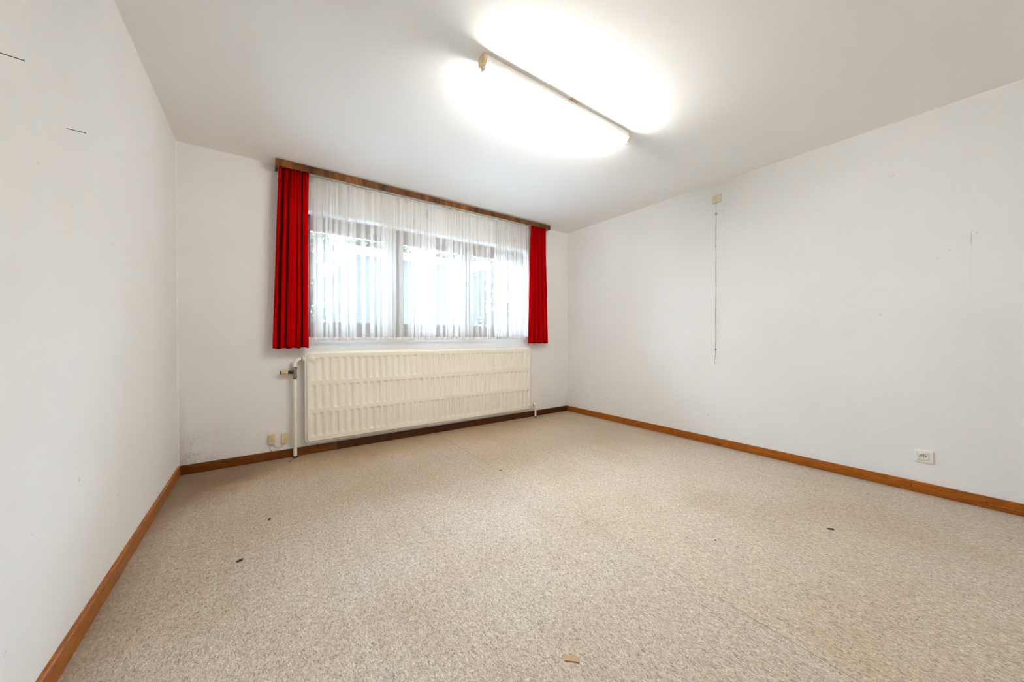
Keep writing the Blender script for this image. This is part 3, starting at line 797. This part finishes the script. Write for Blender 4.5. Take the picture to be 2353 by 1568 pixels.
flake('dry_leaf_fragment', 2.9688, -3.0669, 0.034, 0.010, -0.75, M_debris, 'dark flat fragment lying alone on the carpet at right', 3, 0.005)
flake('dirt_crumb', 2.3585, -2.7535, 0.012, 0.006, -0.7, M_debris, 'tiny dark crumb on the carpet right of the seam, left of the dark flat fragment', 4, 0.003)
flake('dirt_crumb', 0.6980, -0.1350, 0.020, 0.010, 0.1, M_debris, 'tiny dark crumb on the carpet just below the radiator feed pipe', 5, 0.003)
flake('dirt_crumb', 2.009, -1.330, 0.010, 0.012, 0.0, M_debris2, 'tiny brown crumb lying on the carpet seam', 6, 0.003)

# ------------------------------------------------------------------ outdoors, seen through the net
tag(MB().box(-12, 26, TH+0.001, 30, -0.7, -0.6).build('garden_ground', plain('pale_paving', (0.70, 0.70, 0.68), 0.9)), kind='structure')
M_render = plain('dark_grey_brick', (0.0125, 0.013, 0.0145), 0.9, 0.0); M_fascia = plain('white_fascia', (0.30, 0.30, 0.30), 0.8, 0.0)
g = tag(empty('flat_roofed_garage', (4.2, 7.0, -0.6)), 'flat roofed garage with white fascia outside behind the net curtain', 'building')
MB().box(-1.7, 1.9, -0.8, 2.4, 0, 3.80).build('wall', M_render, g)
MB().box(-2.0, 2.2, -1.02, 2.6, 3.82, 3.98, 0.01, 1).build('fascia', M_fascia, g)
MB().box(-0.4, 1.3, -0.83, -0.80, 0.05, 2.6).build('door_panel', plain('grey_door_paint', (0.016, 0.016, 0.018), 0.9, 0.0), g)
M_leaf = plain('dark_green_leaves', (0.009, 0.012, 0.007), 0.9, 0.0, 0, 0.4, 3); M_bark = plain('dark_bark', (0.009, 0.008, 0.007), 0.9, 0.0)
def foliage(R, n, rx, ry, rz, cz, size):
    m = MB(); v = []; f = []
    for i in range(n):
        while True:
            p = Vector((R.uniform(-1, 1), R.uniform(-1, 1), R.uniform(-1, 1)))
            if 0.35 < p.length < 1: break
        q = Vector((p.x*rx, p.y*ry, p.z*rz+cz)); a = Vector((R.gauss(0, 1), R.gauss(0, 1), R.gauss(0, 1))).normalized(); b_ = a.orthogonal().normalized()
        s = size*R.uniform(.6, 1.3); k = len(v); v += [q-a*s, q+b_*s*.45, q+a*s, q-b_*s*.45]; f.append((k, k+1, k+2, k+3))
    return m.add(v, f)
def tree(x, y, h, r, seed, label):
    R = random.Random(seed); e = tag(empty('garden_tree', (x, y, -0.6)), label, 'tree', 'trees behind the net curtain')
    MB().tube([(0, 0, 0), (R.uniform(-.1, .1), 0, h*.35), (R.uniform(-.2, .2), 0, h*.85)], [0.16, 0.12, 0.04], 10).build('trunk', M_bark, e, 60)
    tag(foliage(R, 5200, r, r, h*.42, h*.58, 0.17).build('crown', M_leaf, e), kind='stuff')
tree(1.6, 12.5, 7.6, 1.55, 1, 'bushy tree outside, leftmost of the trees seen in the left pane')
tree(5.0, 13.0, 7.8, 1.60, 2, 'bushy tree outside, rising right behind the garage fascia in the left pane')
tree(8.4, 12.5, 7.2, 1.55, 3, 'slender tree outside, seen at the left side of the middle pane')
tree(11.9, 13.5, 6.6, 1.65, 4, 'low tree outside, seen at the right side of the middle pane')
tree(15.5, 13.0, 7.4, 1.65, 5, 'tree outside, seen through the right pane beside the right red curtain')
tag(MB().box(-1.7, -1.3, TH+0.002, 6.0, -0.6, 6.5).build('added_sky_blocker', M_render), kind='structure')  # added out of view to keep low sky light off the right wall
def shrub(x, y, h, r, seed, label):
    R = random.Random(seed); e = tag(empty('garden_shrub', (x, y, -0.6)), label, 'shrub', 'shrubs behind the net curtain')
    MB().tube([(0, 0, 0), (0, 0, h*.6)], [0.05, 0.02], 8).build('stem', M_bark, e, 60)
    tag(foliage(R, 1500, r, r*.8, h*.48, h*.52, 0.09).build('leaves', M_leaf, e), kind='stuff')
shrub(0.75, 3.7, 4.4, 1.15, 11, 'leafy shrub outside, behind the left edge of the net curtain')
shrub(7.6, 6.6, 2.4, 0.9, 12, 'leafy shrub outside, low behind the right window pane')
